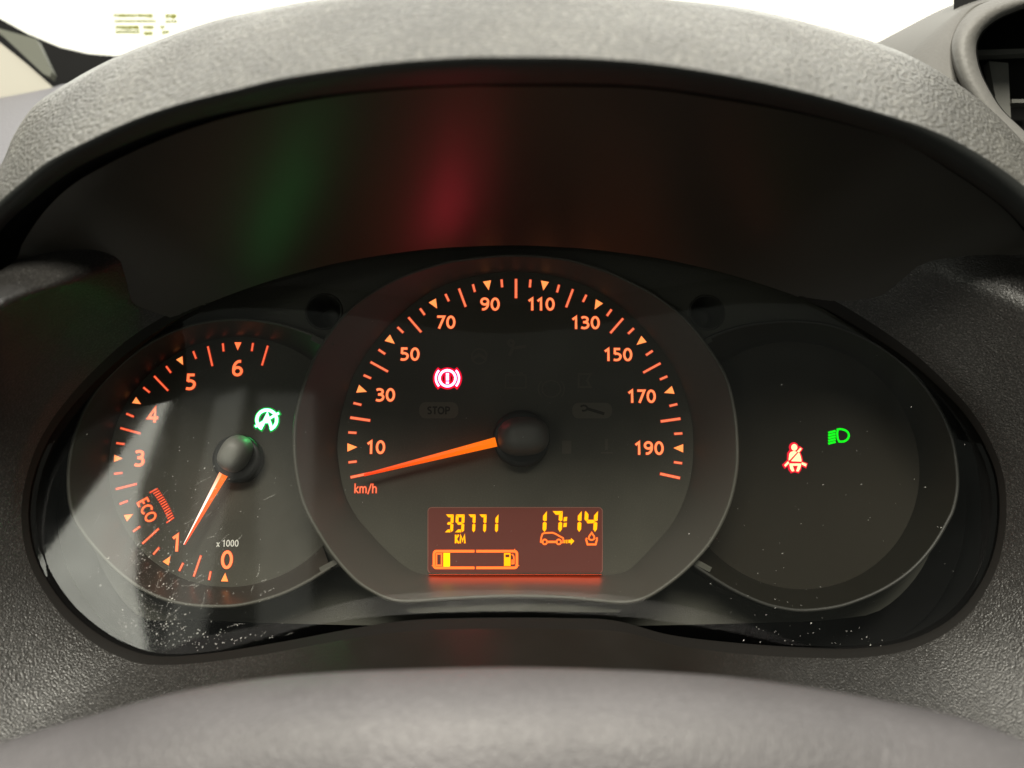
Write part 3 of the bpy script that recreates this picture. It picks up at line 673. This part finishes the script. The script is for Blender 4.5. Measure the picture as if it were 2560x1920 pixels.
stroke('headlamp_light', [[ZR(x, y)[:2] for x, y in [(1530, 425), (1570, 418)]+sm([(1610, 420), (1680, 440), (1735, 485), (1752, 545), (1730, 610), (1670, 655), (1610, 665)], 16)+[(1560, 662), (1530, 600), (1522, 510)]]]
       + [zr((1345, 490+i*54), (1492, 452+i*54)) for i in range(5)], [.62]+[.62]*5, M_GREEN2, rdial, -.1, .1, [1]+[0]*5)

# small bridges that clip the side bezels to the central one
for (x, y, a) in ((690,738,-28),(710,1222,28),(1520,741,28),(1517,1221,-28)):
    c = P(x, y, rimw(y, 12)); d2 = Vector((cos(radians(a)), sin(radians(a))))*2.6
    stroke('bezel_clip', [[(c[0]-d2.x, c[1]-d2.y), (c[0]+d2.x, c[1]+d2.y)]], 1.5, M_RIM if x < 1100 else M_PLATE, speedo, 2, c[2]+.2)

# ------------------------------------------------------------------ clear lens and its dust
lens = thing('clear_lens', 'clear dusty plastic lens closing the cluster, mirroring a window at left', 'lens')
mg = bpy.data.materials.new('clear_plastic'); mg.use_nodes = True; nt = mg.node_tree
nt.nodes.remove(nt.nodes['Principled BSDF']); outn = nt.nodes['Material Output']
tr = nt.nodes.new('ShaderNodeBsdfTransparent'); gl = nt.nodes.new('ShaderNodeBsdfGlossy'); gl.inputs['Roughness'].default_value = 0.065
mxs = nt.nodes.new('ShaderNodeMixShader'); mxs.inputs[0].default_value = 0.075
tcl = nt.nodes.new('ShaderNodeTexCoord'); nzl = nt.nodes.new('ShaderNodeTexNoise'); nzl.inputs['Scale'].default_value = 38; nzl.inputs['Detail'].default_value = 8; nzl.inputs['Distortion'].default_value = 1.2
mrl = nt.nodes.new('ShaderNodeMapRange'); mrl.inputs['From Min'].default_value = .3; mrl.inputs['From Max'].default_value = .7; mrl.inputs['To Min'].default_value = .058; mrl.inputs['To Max'].default_value = .092
mrr = nt.nodes.new('ShaderNodeMapRange'); mrr.inputs['From Min'].default_value = .35; mrr.inputs['From Max'].default_value = .7; mrr.inputs['To Min'].default_value = .03; mrr.inputs['To Max'].default_value = .065
nt.links.new(tcl.outputs['Object'], nzl.inputs['Vector']); nt.links.new(nzl.outputs['Fac'], mrl.inputs['Value']); nt.links.new(mrl.outputs[0], mxs.inputs[0])
nt.links.new(nzl.outputs['Fac'], mrr.inputs['Value']); nt.links.new(mrr.outputs[0], gl.inputs['Roughness'])
nt.links.new(tr.outputs[0], mxs.inputs[1]); nt.links.new(gl.outputs[0], mxs.inputs[2]); nt.links.new(mxs.outputs[0], outn.inputs['Surface'])
lr = [P(p[0], p[1], wE(p)-1.0) for p in e0]
# settle the pane into one exact plane w = a + b*v
LW0, LB = 23.5, -0.045
def lens_w(u, v): return LW0+LB*v
lr = [(q[0], q[1], lens_w(q[0], q[1])) for q in lr]
fan('lens_pane', lr, mg, lens)
def onlens(x, y):
    d = RT @ Vector(((x*K-1280)/FPX, -(y*K-960)/FPX, -1))
    t = (LW0+LB*CAMC.y-CAMC.z)/(d.z-LB*d.y)
    return CAMC+d*t
rnd = random.Random(5); V = []; F = []
def fleck(x, y, r, el=1.0, an=0.0):
    q = onlens(x, y); n = 6; b = len(V)
    for i in range(n):
        a = 2*pi*i/n; rr = r*(.6+.5*rnd.random()); ex, ey = rr*cos(a)*el, rr*sin(a)
        uu, vv = q.x+ex*cos(an)-ey*sin(an), q.y+ex*sin(an)+ey*cos(an)
        V.append(W(uu, vv, lens_w(uu, vv)+.03))
    V.append(W(q.x, q.y, lens_w(q.x, q.y)+.03+r*.4))
    for i in range(n): F.append((b+i, b+(i+1) % n, b+n))
for cx, cy, sx, sy, n, r in ((345, 1260, 50, 60, 170, .10), (330, 1180, 40, 50, 60, .08), (330, 1360, 60, 35, 130, .11), (430, 1385, 70, 14, 110, .12), (560, 1385, 70, 14, 40, .10),
                             (370, 1020, 60, 60, 50, .09), (420, 1080, 130, 130, 90, .06), (520, 1250, 120, 90, 40, .06), (250, 1250, 40, 60, 40, .09), (1750, 1150, 170, 170, 60, .07), (1800, 1370, 120, 15, 26, .09), (1650, 1330, 80, 50, 20, .09), (1250, 1250, 220, 130, 40, .05), (1150, 850, 260, 180, 30, .05)):
    for _ in range(n):
        fleck(rnd.gauss(cx, sx), rnd.gauss(cy, sy), r*(.35+rnd.random()), 1+(rnd.random() < .3)*rnd.random()*2.5, rnd.uniform(.3, 1.1))
for _ in range(46):      # wipe marks: short chains of flecks along a slight curve
    x, y, a = rnd.gauss(400, 110), rnd.gauss(1250, 130), rnd.uniform(.2, 1.3); n_ = rnd.randint(4, 12)
    for k in range(n_):
        fleck(x, y, .045*(.5+rnd.random()), 2.6, a); x += 3.2*cos(a); y -= 3.2*sin(a); a += rnd.uniform(-.12, .16)
# drop flecks that fell outside the opening
dust_m = mat('dust_fleck', (0.75, 0.74, 0.70), 0.7, 0.3)
import bisect
er = polar(E_OUT, CC, fa)
# centre of each fleck tested against the opening in the picture-independent lens outline
ctr = (sum(q[0] for q in lr)/len(lr), sum(q[1] for q in lr)/len(lr))
lim = sorted((math.atan2(q[1]-ctr[1], q[0]-ctr[0]), math.hypot(q[0]-ctr[0], q[1]-ctr[1])) for q in lr)
keep = []
for b in range(0, len(V), 7):
    c = V[b+6]; u, v = c.x/MM-ctr[0], c.z/MM-ctr[1]; a = math.atan2(v, u)
    j = min(bisect.bisect_left(lim, (a, 0)), len(lim)-1)
    if math.hypot(u, v) < lim[j][1]-1.2: keep.append(b)
V2_ = []; F2 = []
for b in keep:
    n0 = len(V2_); V2_ += V[b:b+7]; F2 += [(n0+i, n0+(i+1) % 6, n0+6) for i in range(6)]
du = link_mesh('dust', V2_, F2, dust_m, lens); du['kind'] = 'stuff'

# ------------------------------------------------------------------ door window mirrored in the lens
ln_ = Vector((0, -LB, 1)).normalized()
def mirrored(x, y, u_plane):      # where the sight line lands after the lens turns it back
    q = onlens(x, y); d = (q-CAMC).normalized(); r = d-2*d.dot(ln_)*ln_
    t = (u_plane-q.x)/r.x
    return q+r*t
def door_panel(name, corners, m, parent, U=-620, th=6):
    c = [mirrored(x, y, U) for x, y in corners]
    V = [W(*p) for p in c]+[W(p.x-th, p.y, p.z) for p in c]; n = len(c)
    F = [tuple(range(n)), tuple(range(2*n-1, n-1, -1))]+[(i, i+n, (i+1) % n+n, (i+1) % n) for i in range(n)]
    return link_mesh(name, V, F, m, parent)
door = thing('driver_door', 'pale driver door window mirrored in the left of the clear lens', 'car door')
def pane_m(name, s): return mat(name, (0.1, 0.1, 0.1), 0.3, 0.3, emis=(0.93, 0.93, 0.80), estr=s)
door_panel('window_pane', [(372, 850), (352, 865), (60, 1260), (40, 1480), (330, 1480), (292, 1250), (300, 1060), (330, 960)], pane_m('daylit_window', 4.9), door)
for (xa, ya, xb, yb, xc, yc, xd, yd, s) in ((470, 860, 530, 840, 420, 1480, 345, 1480, .85), (560, 850, 680, 850, 670, 1480, 560, 1480, .42), (400, 860, 460, 840, 340, 1480, 318, 1480, .25)):
    door_panel('added_streak_strip', [(xa, ya), (xb, yb), (xc, yc), (xd, yd)], pane_m('dim_streak_glow', s), door, -640)  # dim glowing strips added to give the lens its pale streaks

# ------------------------------------------------------------------ beyond the hood: windscreen, pillar, dash, vent pod, sky
sky_m = mat('sky_glow', (0.8, 0.8, 0.7), 1, 0, emis=(1.0, 0.985, 0.87), estr=1.12)
sk = link_mesh('sky', [W(-900, -50, -600), W(900, -50, -600), W(900, 900, -600), W(-900, 900, -600)], [(0, 1, 2, 3)], sky_m); sk['kind'] = 'structure'
ws = thing('windscreen', 'windscreen glass with black lower border and a small printed label', 'windscreen')
wsp = -150
fr = [(-300,-20),(-60,10),(0,40),(60,73),(130,102),(190,116),(260,122),(400,120),(420,420),(-300,420)]
prism('black_border', [[P(x, y, wsp)[:2] for x, y in fr]], M_GAP, ws, wsp-3, wsp)
mgl = mg
link_mesh('windscreen_glass', [W(-700, -20, wsp-1.5), W(700, -20, wsp-1.5), W(700, 500, wsp-1.5), W(-700, 500, wsp-1.5)], [(0, 1, 2, 3)], mgl, ws)
lab_m = mat('label_ink', (0.20, 0.21, 0.01), 0.8, 0.1)
polys = []
rl = random.Random(3)
def row(x0, x1, y, h):
    x = x0
    while x < x1:
        wd = rl.uniform(2.5, 5.5)
        polys.append([P(a, b, wsp+1)[:2] for a, b in ((x, y), (x+wd, y), (x+wd, y+h*rl.uniform(.6, 1)), (x, y+h*rl.uniform(.6, 1)))]); x += wd+rl.uniform(.8, 1.8)
row(245, 330, 30, 8); row(357, 380, 30, 11); row(247, 335, 43, 6); row(357, 382, 44, 6); row(249, 300, 55, 9); row(308, 330, 55, 9); row(346, 356, 55, 8); row(249, 300, 66, 7); row(310, 330, 68, 9); row(350, 360, 66, 9)
prism('printed_label', polys, lab_m, ws, wsp+.6, wsp+1)
pil = prism('windscreen_pillar', [[P(x, y, -120)[:2] for x, y in ((-300,-30),(-60,50),(0,92),(60,140),(118,192),(200,260),(-300,400))]], mat('cream_trim', (0.45, 0.43, 0.37), 0.6, 0.3), None, -132, -120)
tag(pil, 'cream pillar trim at the upper left corner beside the windscreen', 'pillar trim')
gq = prism('quarter_window_frame', [[P(x, y, -118)[:2] for x, y in ((-60,35),(0,62),(78,84),(112,155),(108,166),(92,158),(0,72))]], mat('grey_frame', (0.13, 0.135, 0.11), 0.6, 0.3), None, -122, -118)
tag(gq, 'grey wedge of window frame against the black border, upper left', 'window frame')
dl = cr([(*p, 0) for p in ((-400,232),(-60,218),(0,211),(60,200),(110,190),(160,180),(400,170))], 40)
dt = loft('dashboard_top', [px(dl, -116), px([(p[0], p[1]+8) for p in dl], -95), px([(p[0], p[1]+50) for p in dl], -60), px([(p[0], p[1]+170) for p in dl], 0), px([(p[0], p[1]+360) for p in dl], 30)], mat('dash_plastic', (0.17, 0.165, 0.18), 0.5, 0.4, 0.08, 900))
tag(dt, 'pale grey dashboard top left of the hood, below the cream pillar', 'dashboard')

pod = thing('air_vent_pod', 'grey rounded air vent pod at the upper right with a dark opening', 'air vent')
PO = [(1850,118),(1896,92),(1940,68),(2000,38),(2060,10),(2120,-10),(2250,-25)]
PR = [(2040,420),(2062,300),(2058,200),(2052,120),(2058,70),(2080,35),(2118,2)]
# outer body sweep: from sky-line edge to lip
body = [px(cr([(*p, 0) for p in ((1860,260),(1880,170),(1850,118),(1896,92),(1960,58),(2030,22),(2090,0),(2180,-22),(2300,-30))], 60), -40),
        px(cr([(*p, 0) for p in ((1960,330),(1960,240),(1945,170),(1965,120),(2000,80),(2045,42),(2095,12),(2185,-14),(2300,-22))], 60), 0),
        px(cr([(*p, 0) for p in ((2075,380),(2062,230),(2054,170),(2050,115),(2056,80),(2072,46),(2108,12),(2190,-10),(2300,-16))], 60), 18),
        px(cr([(*p, 0) for p in ((2120,400),(2085,240),(2072,170),(2066,110),(2072,82),(2090,54),(2122,24),(2200,4),(2300,0))], 60), 15)]
gp = mat('pod_plastic', (0.14, 0.135, 0.125), 0.55, 0.4, 0.05, 900)
loft('pod_body', body, gp, pod)
lipo = ((2300,460),(2212,345),(2140,276),(2095,218),(2064,158),(2052,108),(2058,72),(2080,36),(2125,4),(2210,-14),(2400,-20))
lipi = ((2300,370),(2212,283),(2165,238),(2135,192),(2115,148),(2108,104),(2118,74),(2145,48),(2185,28),(2250,10),(2400,0))
lo = cr([(*p, 0) for p in lipo], 80); li = cr([(*p, 0) for p in lipi], 80)
def mixr(t, w): return px([lo[i].lerp(li[i], t) for i in range(80)], w)
loft('pod_lip', [mixr(0, 17), mixr(.15, 20), mixr(.45, 22), mixr(.75, 21.5), mixr(.93, 19.5), mixr(1, 17)], mat('pod_lip_plastic', (0.17, 0.165, 0.155), 0.5, 0.45, 0.09, 800), pod)
din = [(p[0]+6, p[1]+4) for p in li]
loft('pod_throat', [mixr(1, 17), px([(p[0]+4, p[1]+2) for p in li], 10), px([(p[0]+2, p[1]) for p in li], -14)], M_GAP, pod)
link_mesh('pod_back', [W(*P(x, y, -14)) for x, y in ((2060,-60),(2600,-60),(2600,500),(2060,500))], [(0, 3, 2, 1)], M_GAP, pod)
pvm = mat('vane_plastic', (0.13, 0.13, 0.12), 0.5, 0.3)
prism('vent_vane', [[P(x, y, -6)[:2] for x, y in ((2136,132),(2178,136),(2184,262),(2160,262))]], pvm, pod, -9, -6)
prism('vent_vane', [[P(x, y, -5)[:2] for x, y in ((2100,108),(2240,104),(2240,114),(2100,120))]], pvm, pod, -8, -5)
prism('vent_vane', [[P(x, y, -5)[:2] for x, y in ((2186,214),(2250,214),(2250,222),(2186,222))]], pvm, pod, -8, -5)

SC.cycles.use_denoising = True
SC.cycles.max_bounces = 8; SC.cycles.transparent_max_bounces = 12
SC.cycles.sample_clamp_indirect = 4.0
